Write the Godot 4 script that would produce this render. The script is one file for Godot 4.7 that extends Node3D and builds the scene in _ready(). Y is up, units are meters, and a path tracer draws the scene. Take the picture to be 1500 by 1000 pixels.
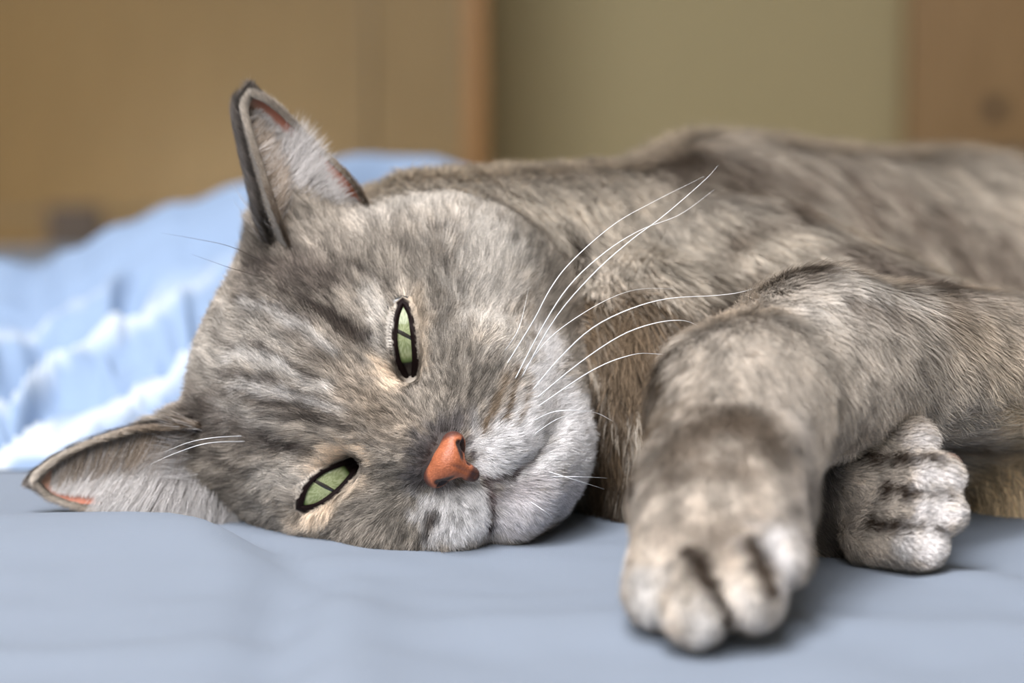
extends Node3D
# A grey tabby cat resting on its cheek on a grey-blue bed sheet.
# Units are metres; the mattress top lies at y = 0.

const LENS := 3000.0                      # focal length in pixels of a 1500 x 1000 frame
const EYE := Vector3(0, 0.12, 0.6)
const PITCH := -6.0
const HEAD_DEPTH := 0.6
var cam_right := Vector3.RIGHT
var cam_up: Vector3
var cam_back: Vector3
var head: Transform3D                     # head axes: x across the face (towards the upper ear), y to the crown, z out of the face
var rng := RandomNumberGenerator.new()
var fine := FastNoiseLite.new()
var broad := FastNoiseLite.new()

# ---------------------------------------------------------------- measuring helpers
func at(px: float, py: float, depth: float) -> Vector3:
	return EYE + cam_right * ((px - 750.0) / LENS * depth) + cam_up * ((500.0 - py) / LENS * depth) - cam_back * depth

func hp(u: float, v: float, w: float) -> Vector3:      # a point of the head, in millimetres
	return head * (Vector3(u, v, w) * 0.001)

func lin(r: float, g: float, b: float) -> Color:       # a colour of 0..255 sRGB as linear values
	return Color(r / 255.0, g / 255.0, b / 255.0).srgb_to_linear()

func srgb(r: float, g: float, b: float) -> Color:
	return Color(r / 255.0, g / 255.0, b / 255.0)

func put(called: String, mesh: Mesh, m: Material, parent: Node = self) -> MeshInstance3D:
	var o := MeshInstance3D.new()
	o.name = called
	o.mesh = mesh
	if m:
		o.material_override = m
	o.cast_shadow = GeometryInstance3D.SHADOW_CASTING_SETTING_ON
	parent.add_child(o, true)
	return o

func thing(called: String, label: String, category: String, where := Vector3.ZERO) -> Node3D:
	var o := Node3D.new()
	o.name = called
	o.position = where
	o.set_meta("label", label)
	o.set_meta("category", category)
	add_child(o, true)
	return o

func structure(o: Node, label: String, category: String) -> void:
	o.set_meta("kind", "structure")
	o.set_meta("label", label)
	o.set_meta("category", category)

func plain(c: Color, rough := 0.7, spec := 0.4) -> StandardMaterial3D:
	var m := StandardMaterial3D.new()
	m.albedo_color = c
	m.roughness = rough
	m.metallic_specular = spec
	return m

func tinted(rough := 0.75, spec := 0.25) -> StandardMaterial3D:     # takes its colour from the mesh
	var m := plain(Color.WHITE, rough, spec)
	m.vertex_color_use_as_albedo = true
	return m

func arrays(v: PackedVector3Array, n: PackedVector3Array, c: PackedColorArray, ix: PackedInt32Array, uv := PackedVector2Array()) -> ArrayMesh:
	var a := []
	a.resize(Mesh.ARRAY_MAX)
	a[Mesh.ARRAY_VERTEX] = v
	a[Mesh.ARRAY_NORMAL] = n
	if c.size():
		a[Mesh.ARRAY_COLOR] = c
	if uv.size():
		a[Mesh.ARRAY_TEX_UV] = uv
	a[Mesh.ARRAY_INDEX] = ix
	var m := ArrayMesh.new()
	m.add_surface_from_arrays(Mesh.PRIMITIVE_TRIANGLES, a)
	return m

func normals_of(v: PackedVector3Array, ix: PackedInt32Array) -> PackedVector3Array:
	var n := PackedVector3Array()
	n.resize(v.size())
	for t in range(0, ix.size(), 3):
		var f := (v[ix[t + 2]] - v[ix[t]]).cross(v[ix[t + 1]] - v[ix[t]])
		n[ix[t]] += f
		n[ix[t + 1]] += f
		n[ix[t + 2]] += f
	for i in n.size():
		n[i] = n[i].normalized()
	return n

func spline(points: Array, t: float):                  # Catmull-Rom through numbers or vectors, t in 0..1
	var last := points.size() - 1
	var x := clampf(t, 0.0, 1.0) * last
	var i := mini(int(x), last - 1)
	var f := x - i
	var p1 = points[i]
	var p2 = points[i + 1]
	var p0 = points[i - 1] if i > 0 else p1 * 2.0 - p2
	var p3 = points[i + 2] if i + 2 <= last else p2 * 2.0 - p1
	return (p1 * 2.0 + (p2 - p0) * f + (p0 * 2.0 - p1 * 5.0 + p2 * 4.0 - p3) * (f * f) + (p1 * 3.0 - p0 - p2 * 3.0 + p3) * (f * f * f)) * 0.5

func rounded_box(size: Vector3, r: float, steps := 3) -> ArrayMesh:
	# a box with rounded edges, centred, from six grids pushed out to the rounding
	var v := PackedVector3Array()
	var n := PackedVector3Array()
	var ix := PackedInt32Array()
	var uv := PackedVector2Array()
	var inner := size * 0.5 - Vector3.ONE * r
	for axis in 3:
		for s in [-1.0, 1.0]:
			var a := (axis + 1) % 3
			var b := (axis + 2) % 3
			var first := v.size()
			var cuts: Array[Vector2] = []
			for i in steps + 1:
				cuts.append(Vector2(-1, -1.0 + float(i) / steps))
			for i in steps + 1:
				cuts.append(Vector2(1, float(i) / steps))
			for p in cuts:
				for q in cuts:
					var out := Vector3.ZERO
					out[axis] = s
					out[a] = tan(p.y * PI / 4)
					out[b] = tan(q.y * PI / 4)
					out = out.normalized()
					var core := Vector3.ZERO
					core[axis] = s * inner[axis]
					core[a] = p.x * inner[a]
					core[b] = q.x * inner[b]
					v.append(core + out * r)
					n.append(out)
					uv.append(Vector2((core + out * r)[a], (core + out * r)[b]))
			var k := cuts.size()
			for i in k - 1:
				for j in k - 1:
					var o := first + i * k + j
					if s > 0:
						ix.append_array([o, o + 1, o + k, o + 1, o + k + 1, o + k])
					else:
						ix.append_array([o, o + k, o + 1, o + 1, o + k, o + k + 1])
	return arrays(v, n, PackedColorArray(), ix, uv)

func sheet_grid(nx: int, ny: int, f: Callable, color = null) -> ArrayMesh:
	# a surface f(s, t) -> point over 0..1 x 0..1
	var v := PackedVector3Array()
	var uv := PackedVector2Array()
	var c := PackedColorArray()
	var ix := PackedInt32Array()
	for j in ny + 1:
		for i in nx + 1:
			v.append(f.call(float(i) / nx, float(j) / ny))
			uv.append(Vector2(float(i) / nx, float(j) / ny))
			if color != null:
				c.append(color.call(float(i) / nx, float(j) / ny))
	for j in ny:
		for i in nx:
			var o := j * (nx + 1) + i
			ix.append_array([o, o + nx + 1, o + 1, o + 1, o + nx + 1, o + nx + 2])
	return arrays(v, normals_of(v, ix), c, ix, uv)

func tube(points: Array, radii: Array, sides := 5, along := 24) -> ArrayMesh:
	var v := PackedVector3Array()
	var n := PackedVector3Array()
	var ix := PackedInt32Array()
	for i in along + 1:
		var t := float(i) / along
		var p: Vector3 = spline(points, t)
		var d: Vector3 = (spline(points, minf(t + 0.01, 1)) - spline(points, maxf(t - 0.01, 0))).normalized()
		var a := d.cross(Vector3(0.31, 0.9, 0.2)).normalized()
		var b := a.cross(d)
		var r: float = spline(radii, t)
		for k in sides:
			var q := a * cos(TAU * k / sides) + b * sin(TAU * k / sides)
			v.append(p + q * r)
			n.append(q)
	for i in along:
		for k in sides:
			var o := i * sides + k
			var e := i * sides + (k + 1) % sides
			ix.append_array([o, e, o + sides, e, e + sides, o + sides])
	return arrays(v, n, PackedColorArray(), ix)

# ---------------------------------------------------------------- bodies as joined distance fields
class Blob:
	var cone := true
	var a: Vector3
	var b: Vector3
	var ab: Vector3
	var inv := 0.0
	var ra := 0.0
	var rb := 0.0
	var into: Transform3D
	var radii: Vector3
	var k := 0.012
	var cut := false
	var flow := Vector3.ZERO              # which way its hair lies
	var hair := 0.012                     # how long its hair is
	var zone := 0
	func dist(p: Vector3) -> float:
		if cone:
			var t := clampf((p - a).dot(ab) * inv, 0.0, 1.0)
			return (p - a - ab * t).length() - (ra + (rb - ra) * t)
		var q := into * p
		var k0 := (q / radii).length()
		var k1 := (q / (radii * radii)).length()
		return k0 * (k0 - 1.0) / maxf(k1, 1e-6)

func cone(a: Vector3, ra: float, b: Vector3, rb: float, k := 0.012, cut := false) -> Blob:
	var o := Blob.new()
	o.a = a
	o.b = b
	o.ab = b - a
	o.inv = 1.0 / maxf(o.ab.length_squared(), 1e-9)
	o.ra = ra
	o.rb = rb
	o.k = k
	o.cut = cut
	o.flow = (b - a).normalized()
	return o

func egg(c: Vector3, basis: Basis, radii: Vector3, k := 0.012, cut := false) -> Blob:
	var o := Blob.new()
	o.cone = false
	o.a = c
	o.into = Transform3D(basis, c).affine_inverse()
	o.radii = radii
	o.k = k
	o.cut = cut
	return o

func field(p: Vector3, parts: Array) -> float:
	var d := 1000.0
	for o: Blob in parts:
		var e := o.dist(p)
		if o.cut:
			e = -e
			var h := maxf(o.k - absf(d - e), 0.0) / o.k
			d = maxf(d, e) + h * h * o.k * 0.25
		else:
			var h := maxf(o.k - absf(d - e), 0.0) / o.k
			d = minf(d, e) - h * h * o.k * 0.25
	return d

func near_parts(c: Vector3, reach: float, parts: Array) -> Array:
	var best := 1000.0
	var ds := []
	for o: Blob in parts:
		var e := o.dist(c)
		ds.append(e)
		if not o.cut:
			best = minf(best, e)
	var out := []
	for i in parts.size():
		var o: Blob = parts[i]
		if o.cut:
			if ds[i] < reach + o.k:
				out.append(o)
		elif ds[i] < best + 2.0 * reach + o.k + 0.006:
			out.append(o)
	return out

func mesh_field(parts: Array, lo: Vector3, hi: Vector3, cell: float) -> Array:
	# surface nets, block by block: [vertices, indices]
	var B := 8
	var v := PackedVector3Array()
	var ix := PackedInt32Array()
	var where := {}                        # cell key -> vertex
	var edges := []                        # [axis, key of the cell, inside first]
	var nb := Vector3i(((hi - lo) / (cell * B)).ceil())
	var n1 := B + 1
	var grid := PackedFloat32Array()
	grid.resize(n1 * n1 * n1)
	var half := cell * B * 0.5
	var reach := half * 1.75
	for bz in nb.z:
		for by in nb.y:
			for bx in nb.x:
				var o := lo + Vector3(bx, by, bz) * (cell * B)
				var c := o + Vector3.ONE * half
				var dc := field(c, parts)
				if absf(dc) > reach * 1.6 + 0.01:
					continue
				var act := near_parts(c, reach, parts)
				var any := false
				var first := true
				var sign0 := false
				var g := 0
				for z in n1:
					for y in n1:
						for x in n1:
							var d := field(o + Vector3(x, y, z) * cell, act)
							grid[g] = d
							g += 1
							if first:
								sign0 = d < 0
								first = false
							elif (d < 0) != sign0:
								any = true
				if not any:
					continue
				for z in B:
					for y in B:
						for x in B:
							var k := x + n1 * (y + n1 * z)
							var s := 0
							var sum := Vector3.ZERO
							var m := 0
							var d0 := grid[k]
							var q := [d0, grid[k + 1], grid[k + n1], grid[k + n1 + 1], grid[k + n1 * n1], grid[k + n1 * n1 + 1], grid[k + n1 * n1 + n1], grid[k + n1 * n1 + n1 + 1]]
							for i in 8:
								if q[i] < 0:
									s += 1
							if s == 0 or s == 8:
								continue
							for i in 8:
								for bit in [1, 2, 4]:
									if i & bit == 0 and (q[i] < 0) != (q[i | bit] < 0):
										var f: float = q[i] / (q[i] - q[i | bit])
										var e := Vector3(i & 1, (i >> 1) & 1, (i >> 2) & 1)
										e += Vector3(1 if bit == 1 else 0, 1 if bit == 2 else 0, 1 if bit == 4 else 0) * f
										sum += e
										m += 1
							var gx := bx * B + x
							var gy := by * B + y
							var gz := bz * B + z
							var key := gx + 4096 * (gy + 4096 * gz)
							where[key] = v.size()
							v.append(o + (Vector3(x, y, z) + sum / m) * cell)
							if (d0 < 0) != (q[1] < 0):
								edges.append([0, key, d0 < 0])
							if (d0 < 0) != (q[2] < 0):
								edges.append([1, key, d0 < 0])
							if (d0 < 0) != (q[4] < 0):
								edges.append([2, key, d0 < 0])
	var step := [1, 4096, 4096 * 4096]
	for e in edges:
		var a: int = step[(e[0] + 1) % 3]
		var b: int = step[(e[0] + 2) % 3]
		var k: int = e[1]
		if not (where.has(k - a) and where.has(k - b) and where.has(k - a - b)):
			continue
		var p0: int = where[k]
		var p1: int = where[k - a]
		var p2: int = where[k - a - b]
		var p3: int = where[k - b]
		if e[2]:
			ix.append_array([p0, p2, p1, p0, p3, p2])
		else:
			ix.append_array([p0, p1, p2, p0, p2, p3])
	return [v, ix]

func trace(px: float, py: float, parts: Array) -> Vector3:
	# where the sight line through a measured point of the photograph meets a surface
	var d := 0.43
	for i in 90:
		var e := field(at(px, py, d), parts)
		if e < 0.0004:
			break
		d += maxf(e * 0.8, 0.0004)
		if d > 1.3:
			return Vector3.INF
	return at(px, py, d)

# ---------------------------------------------------------------- the scene
func _ready() -> void:
	fine.seed = 7
	fine.frequency = 1.0
	fine.noise_type = FastNoiseLite.TYPE_SIMPLEX
	fine.fractal_type = FastNoiseLite.FRACTAL_NONE
	broad.seed = 3
	broad.frequency = 1.0
	broad.fractal_octaves = 3
	rng.seed = 11
	camera_and_light()
	room()
	bedding()
	cat()

func camera_and_light() -> void:
	var turn := Basis(Vector3.RIGHT, deg_to_rad(PITCH))
	cam_right = turn.x
	cam_up = turn.y
	cam_back = turn.z
	head = Transform3D(Basis(cam_right * 0.47 + cam_up * 0.8827, cam_right * -0.8827 + cam_up * 0.47, cam_back), at(533, 602, HEAD_DEPTH))
	var cam := Camera3D.new()
	cam.name = "camera"
	cam.transform = Transform3D(turn, EYE)
	cam.fov = rad_to_deg(2.0 * atan(500.0 / LENS))
	cam.near = 0.02
	cam.far = 30.0
	var lens := CameraAttributesPhysical.new()
	lens.frustum_focal_length = 72.0
	lens.frustum_focus_distance = 0.585
	lens.exposure_aperture = 6.0
	cam.attributes = lens
	add_child(cam)
	cam.fov = rad_to_deg(2.0 * atan(500.0 / LENS))
	cam.current = true

	var env := Environment.new()
	env.background_mode = Environment.BG_SKY
	var sky := Sky.new()
	var air := ProceduralSkyMaterial.new()
	air.sky_top_color = srgb(172, 188, 210)
	air.sky_horizon_color = srgb(215, 222, 230)
	air.ground_bottom_color = srgb(120, 118, 112)
	air.ground_horizon_color = srgb(200, 205, 208)
	sky.sky_material = air
	env.sky = sky
	env.tonemap_mode = Environment.TONE_MAPPER_LINEAR
	env.tonemap_exposure = 1.08
	env.sdfgi_enabled = true
	env.ssao_enabled = true
	env.ssil_enabled = true
	var we := WorldEnvironment.new()
	we.name = "world_environment"
	we.environment = env
	add_child(we)

	# daylight at the window behind and above the camera
	var day := AreaLight3D.new()
	day.name = "window_daylight"
	day.area_size = Vector2(1.4, 1.05)
	day.area_normalize_energy = true
	day.light_energy = 5.0
	day.light_color = srgb(250, 248, 249)
	day.area_range = 12.0
	day.shadow_enabled = true
	add_child(day)
	var above := day.duplicate()
	above.name = "roof_window_daylight"
	above.light_energy = 4.6
	above.area_size = Vector2(0.8, 0.6)
	add_child(above)
	above.look_at_from_position(Vector3(-0.35, 1.9, 0.45), Vector3(-0.35, 0.0, 0.4))
	day.look_at_from_position(Vector3(-0.55, 1.32, 1.22), Vector3(-0.35, 0.3, 0.0))

# ---------------------------------------------------------------- room
func wall_box(called: String, size: Vector3, where: Vector3, m: Material, label: String, cat := "wall") -> MeshInstance3D:
	var b := BoxMesh.new()
	b.size = size
	var o := put(called, b, m)
	o.position = where
	structure(o, label, cat)
	return o

func paint(c: Color, rough := 0.8) -> StandardMaterial3D:
	var m := plain(c, rough, 0.3)
	var t := NoiseTexture2D.new()
	t.width = 256
	t.height = 256
	t.seamless = true
	var n := FastNoiseLite.new()
	n.frequency = 0.05
	n.seed = 5
	t.noise = n
	m.heightmap_enabled = false
	m.uv1_triplanar = true
	m.uv1_world_triplanar = true
	m.uv1_scale = Vector3.ONE * 2.0
	t.as_normal_map = true
	m.normal_enabled = true
	m.normal_texture = t
	m.normal_scale = 0.15
	return m

func wood(dark: Color, light: Color, rough := 0.45) -> StandardMaterial3D:
	var m := plain(Color.WHITE, rough, 0.5)
	var t := NoiseTexture2D.new()
	t.width = 256
	t.height = 256
	t.seamless = true
	var n := FastNoiseLite.new()
	n.frequency = 0.03
	n.seed = 21
	n.fractal_octaves = 5
	t.noise = n
	var ramp := Gradient.new()
	ramp.set_color(0, dark)
	ramp.set_color(1, light)
	t.color_ramp = ramp
	m.albedo_texture = t
	m.uv1_triplanar = true
	m.uv1_world_triplanar = true
	m.uv1_scale = Vector3(6.0, 0.5, 6.0)
	return m

func room() -> void:
	var olive := paint(srgb(198, 185, 145))
	var pale := paint(srgb(205, 198, 180))
	wall_box("floor", Vector3(5.2, 0.1, 5.2), Vector3(0, -0.65, -0.9), wood(srgb(96, 70, 46), srgb(140, 104, 70)), "brown wooden floor under the bed", "floor")
	var lime := paint(srgb(225, 222, 215))
	var top := Node3D.new()
	top.name = "ceiling"
	add_child(top)
	structure(top, "pale flat ceiling round the roof window", "ceiling")
	for q in [[Vector3(5.2, 0.1, 3.5), Vector3(0, 2.0, -1.75)], [Vector3(5.2, 0.1, 0.6), Vector3(0, 2.0, 1.2)], [Vector3(1.7, 0.1, 0.9), Vector3(-1.75, 2.0, 0.45)], [Vector3(2.4, 0.1, 0.9), Vector3(1.4, 2.0, 0.45)]]:
		var bx := BoxMesh.new()
		bx.size = q[0]
		var o := put("ceiling_section", bx, lime, top)
		o.position = q[1]
	var rw := Node3D.new()
	rw.name = "window_2"
	add_child(rw)
	rw.position = Vector3(-0.35, 2.0, 0.45)
	structure(rw, "roof window over the bed that lets in the daylight", "window")
	var frame_paint := plain(srgb(235, 235, 232), 0.4)
	for q in [[Vector3(1.1, 0.08, 0.05), Vector3(0, 0, 0.425)], [Vector3(1.1, 0.08, 0.05), Vector3(0, 0, -0.425)], [Vector3(0.05, 0.08, 0.8), Vector3(-0.525, 0, 0)], [Vector3(0.05, 0.08, 0.8), Vector3(0.525, 0, 0)]]:
		var o := put("window_frame", rounded_box(q[0], 0.008), frame_paint, rw)
		o.position = q[1]
	var clear := plain(Color(1, 1, 1, 0.05), 0.02)
	clear.transparency = BaseMaterial3D.TRANSPARENCY_ALPHA
	var pane := BoxMesh.new()
	pane.size = Vector3(1.0, 0.006, 0.8)
	put("window_pane", pane, clear, rw)
	wall_box("wall_back", Vector3(5.2, 2.6, 0.1), Vector3(0, 0.7, -3.05), olive, "blurred olive-beige bedroom wall behind the cat")
	wall_box("wall_left", Vector3(0.1, 2.6, 5.0), Vector3(-2.55, 0.7, -0.75), pale, "pale side wall beside the bed")
	wall_box("wall_right", Vector3(0.1, 2.6, 5.0), Vector3(2.55, 0.7, -0.75), pale, "pale side wall across from the window corner")
	# the window wall behind the camera: four pieces round the opening
	var f := Node3D.new()
	f.name = "wall_front"
	add_child(f)
	structure(f, "pale wall round the bedroom window", "wall")
	for q in [[Vector3(5.2, 1.36, 0.1), Vector3(0, 0.08, 1.45)], [Vector3(5.2, 0.14, 0.1), Vector3(0, 1.93, 1.45)], [Vector3(1.3, 1.1, 0.1), Vector3(-1.95, 1.31, 1.45)], [Vector3(2.4, 1.1, 0.1), Vector3(1.4, 1.31, 1.45)]]:
		var b := BoxMesh.new()
		b.size = q[0]
		var o := put("wall_section", b, pale, f)
		o.position = q[1]
	var w := Node3D.new()
	w.name = "window_1"
	add_child(w)
	w.position = Vector3(-0.55, 1.31, 1.45)
	structure(w, "white framed window that lets in the daylight", "window")
	var white := plain(srgb(235, 235, 232), 0.4)
	for q in [[Vector3(1.5, 0.06, 0.08), Vector3(0, 0.52, 0)], [Vector3(1.5, 0.06, 0.08), Vector3(0, -0.52, 0)], [Vector3(0.06, 0.98, 0.08), Vector3(-0.72, 0, 0)], [Vector3(0.06, 0.98, 0.08), Vector3(0.72, 0, 0)], [Vector3(0.05, 0.98, 0.06), Vector3(0, 0, 0)]]:
		var o := put("window_frame", rounded_box(q[0], 0.008), white, w)
		o.position = q[1]
	var glass := plain(Color(1, 1, 1, 0.05), 0.02)
	glass.transparency = BaseMaterial3D.TRANSPARENCY_ALPHA
	for s in [-1, 1]:
		var b := BoxMesh.new()
		b.size = Vector3(0.665, 0.98, 0.006)
		var o := put("window_pane", b, glass, w)
		o.position = Vector3(s * 0.3575, 0, 0)

	# brown wooden door standing ajar, left
	var brown := wood(srgb(127, 107, 72), srgb(139, 119, 83), 0.42)
	brown.metallic_specular = 0.9
	var d := Node3D.new()
	d.name = "door_1"
	add_child(d)
	structure(d, "tall brown wooden door standing ajar", "door")
	var hinge := at(690, 480, 2.9)
	d.position = Vector3(hinge.x, -0.6, hinge.z)
	d.rotation.y = deg_to_rad(-24)
	var leaf := put("door_leaf", rounded_box(Vector3(0.95, 2.1, 0.04), 0.006), brown, d)
	leaf.position = Vector3(-0.475, 1.05, 0)
	for y in [0.55, 1.5]:
		var p := put("door_panel", rounded_box(Vector3(0.66, 0.78, 0.016), 0.007), brown, d)
		p.position = Vector3(-0.475, y, 0.022)
	var knob := put("door_knob", tube([Vector3(-0.88, 1.02, 0.02), Vector3(-0.88, 1.02, 0.045), Vector3(-0.88, 1.02, 0.06), Vector3(-0.88, 1.02, 0.085)], [0.012, 0.01, 0.026, 0.004], 12), plain(srgb(120, 100, 70), 0.3), d)
	var trim := put("trim_1", rounded_box(Vector3(0.03, 2.2, 0.09), 0.006), wood(srgb(150, 108, 58), srgb(166, 122, 70), 0.5))
	var tp := at(697, 480, 2.93)
	trim.position = Vector3(tp.x, 0.5, tp.z)
	structure(trim, "narrow orange-brown door trim beside the brown door", "door trim")

	# floor lamp beside the door, just out of sight
	var lampp := at(-430, 330, 2.55)
	var lamp := thing("floor_lamp", "slim floor lamp with a cream drum shade beside the brown door", "lamp", Vector3(lampp.x, -0.6, lampp.z))
	var brass := plain(srgb(110, 96, 74), 0.35)
	var h := lampp.y + 0.6
	put("base", tube([Vector3(0, 0.0, 0), Vector3(0, 0.012, 0), Vector3(0, 0.02, 0), Vector3(0, 0.03, 0)], [0.12, 0.12, 0.1, 0.01], 24), brass, lamp)
	put("pole", tube([Vector3(0, 0.01, 0), Vector3(0, h * 0.5, 0), Vector3(0, h - 0.06, 0)], [0.011, 0.01, 0.01], 10), brass, lamp)
	var cream := plain(srgb(235, 225, 205), 0.8)
	cream.cull_mode = BaseMaterial3D.CULL_DISABLED
	cream.backlight_enabled = true
	cream.backlight = Color(0.9, 0.85, 0.75)
	put("lamp_shade", tube([Vector3(0, h - 0.13, 0), Vector3(0, h, 0), Vector3(0, h + 0.13, 0)], [0.17, 0.15, 0.13], 32), cream, lamp)
	var glow := plain(srgb(255, 244, 224), 0.5)
	glow.emission_enabled = true
	glow.emission = srgb(255, 240, 215)
	glow.emission_energy_multiplier = 2.0
	var ball := SphereMesh.new()
	ball.radius = 0.035
	ball.height = 0.07
	var bulb := put("bulb", ball, glow, lamp)
	bulb.position = Vector3(0, h, 0)
	var shine := OmniLight3D.new()
	shine.name = "bulb_glow"
	shine.light_energy = 0.2
	shine.light_color = srgb(255, 246, 236)
	shine.light_size = 0.035
	shine.omni_range = 6.0
	shine.omni_attenuation = 2.0
	shine.shadow_enabled = true
	lamp.add_child(shine)
	shine.position = Vector3(0, h, 0)

	# wooden frame at the right edge with its dark hinges
	var fr := Node3D.new()
	fr.name = "door_2"
	add_child(fr)
	structure(fr, "brown wooden door with dark hinges", "door")
	var fp := at(1318, 480, 2.95)
	fr.position = Vector3(fp.x, -0.6, fp.z)
	var fl := put("door_leaf", rounded_box(Vector3(0.7, 2.2, 0.05), 0.008), wood(srgb(134, 106, 70), srgb(150, 122, 84), 0.5), fr)
	fl.position = Vector3(0.35, 1.1, 0)
	for y in [64, 112, 160]:
		var q := at(1456, y, 2.9)
		var hg := put("hinge", rounded_box(Vector3(0.03, 0.03, 0.02), 0.006), plain(srgb(62, 52, 44), 0.5), fr)
		hg.position = q - fr.position
	# low dark headboard strip behind the cat's back
	var hb := thing("wooden_chest", "low dark grey-brown chest far behind the cat's back", "chest")
	hb.position = Vector3(at(1420, 480, 2.6).x, -0.6, at(1420, 480, 2.6).z)
	var hy := at(1420, 222, 2.6).y + 0.6
	var body := put("chest_body", rounded_box(Vector3(0.42, hy - 0.04, 0.35), 0.012), plain(srgb(92, 84, 74), 0.6), hb)
	body.position = Vector3(0.05, (hy - 0.04) / 2, 0)
	var lid := put("chest_lid", rounded_box(Vector3(0.45, 0.04, 0.38), 0.012), plain(srgb(84, 77, 70), 0.6), hb)
	lid.position = Vector3(0.05, hy - 0.02, 0)
	# grey cushion with a dark round button far left
	var cu := thing("cushion", "blurred grey cushion with a dark centre behind the blue blanket", "cushion")
	var cpos := at(20, 345, 2.6)
	cu.position = Vector3(cpos.x, 0.0, cpos.z)
	cu.rotation.y = 0.2
	var cm := plain(srgb(150, 134, 106), 0.9)
	put("cushion_cover", cushion_shape(0.2, cpos.y + 0.03, 0.06), cm, cu)
	var bt := put("button", rounded_box(Vector3(0.07, 0.06, 0.02), 0.009), plain(srgb(92, 84, 78), 0.8), cu)
	bt.position = at(88, 338, 2.52) - cu.position
	bt.rotation.y = -0.2

func cushion_shape(half: float, tall: float, thick: float) -> ArrayMesh:
	var v := PackedVector3Array()
	var ix := PackedInt32Array()
	var k := 24
	for side in [1.0, -1.0]:
		var first := v.size()
		for j in k + 1:
			for i in k + 1:
				var a := float(i) / k * 2.0 - 1.0
				var b := float(j) / k * 2.0 - 1.0
				var puff := pow(maxf((1.0 - a * a) * (1.0 - b * b), 0.0), 0.4)
				v.append(Vector3(a * half * (1.0 - 0.06 * (1.0 - b * b)), (b * (1.0 - 0.06 * (1.0 - a * a)) + 1.0) * tall / 2.0, side * thick * puff))
		for j in k:
			for i in k:
				var o := first + j * (k + 1) + i
				if side > 0:
					ix.append_array([o, o + k + 1, o + 1, o + 1, o + k + 1, o + k + 2])
				else:
					ix.append_array([o, o + 1, o + k + 1, o + 1, o + k + 2, o + k + 1])
	return arrays(v, normals_of(v, ix), PackedColorArray(), ix)

# ---------------------------------------------------------------- bedding
func bell(x: float, w: float) -> float:
	return exp(-x * x / (w * w))

func sheet_height(x: float, z: float) -> float:
	var h := broad.get_noise_2d(x * 7.0 + 3.0, z * 9.0) * 0.003 + broad.get_noise_2d(x * 22.0, z * 26.0 + 9.0) * 0.0009 - 0.0012
	# the ridge the lower ear lies behind, and the crease that runs out of its end
	var xe := lerpf(-0.094, -0.066, smoothstep(-0.012, 0.032, z)) + 0.018 * smoothstep(0.032, 0.083, z)
	var end := smoothstep(xe + 0.003, xe - 0.022, x)
	h += 0.0085 * end * bell(z - 0.012 - 0.05 * maxf(x + 0.11, 0.0), 0.03)
	h += 0.0045 * end * bell(z - 0.05, 0.035)
	h -= 0.0016 * bell(x - xe - 0.004, 0.006) * smoothstep(-0.01, 0.02, z) * smoothstep(0.1, 0.07, z)
	var cx := -0.062 + (z - 0.06) * 0.1
	h -= 0.004 * bell(x - cx, 0.009) * smoothstep(0.045, 0.075, z) * smoothstep(0.2, 0.11, z)
	h += 0.003 * bell(x - cx - 0.016, 0.011) * smoothstep(0.05, 0.1, z)
	# soft folds running out to the front
	h += 0.003 * bell(z - 0.115 - 0.1 * (x - 0.02), 0.014) * smoothstep(-0.06, -0.01, x)
	h += 0.003 * bell(x - 0.12 - (z - 0.05) * 0.6, 0.012) * smoothstep(0.03, 0.08, z)
	h += 0.0035 * bell(z - 0.125 + 0.15 * x, 0.012) * smoothstep(-0.02, -0.08, x)
	# pressed down under the cat
	var press := bell((x - 0.01) / 0.11, 1.0) * bell((z + 0.03) / 0.04, 1.0)
	h = lerpf(h, -0.0008, clampf(press * 1.3, 0.0, 1.0))
	return h

func cloth(c: Color, scale := 900.0, relief := 0.25) -> StandardMaterial3D:
	var m := plain(c, 0.85, 0.2)
	var k := 64
	var im := Image.create(k, k, false, Image.FORMAT_RGB8)
	for y in k:
		for x in k:
			var over := (x / 8 + y / 8) % 2 == 0
			var a: float = absf(sin(PI * (x % 8 + 0.5) / 8.0))
			var b: float = absf(sin(PI * (y % 8 + 0.5) / 8.0))
			var g: float = a * (0.6 + 0.4 * b) if over else b * (0.6 + 0.4 * a)
			im.set_pixel(x, y, Color(g, g, g))
	im.bump_map_to_normal_map(4.0)
	m.normal_enabled = true
	m.normal_texture = ImageTexture.create_from_image(im)
	m.normal_scale = relief
	m.uv1_triplanar = true
	m.uv1_world_triplanar = true
	m.uv1_scale = Vector3.ONE * scale / 8.0
	m.rim_enabled = true
	m.rim = 0.25
	m.rim_tint = 0.6
	return m

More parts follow.
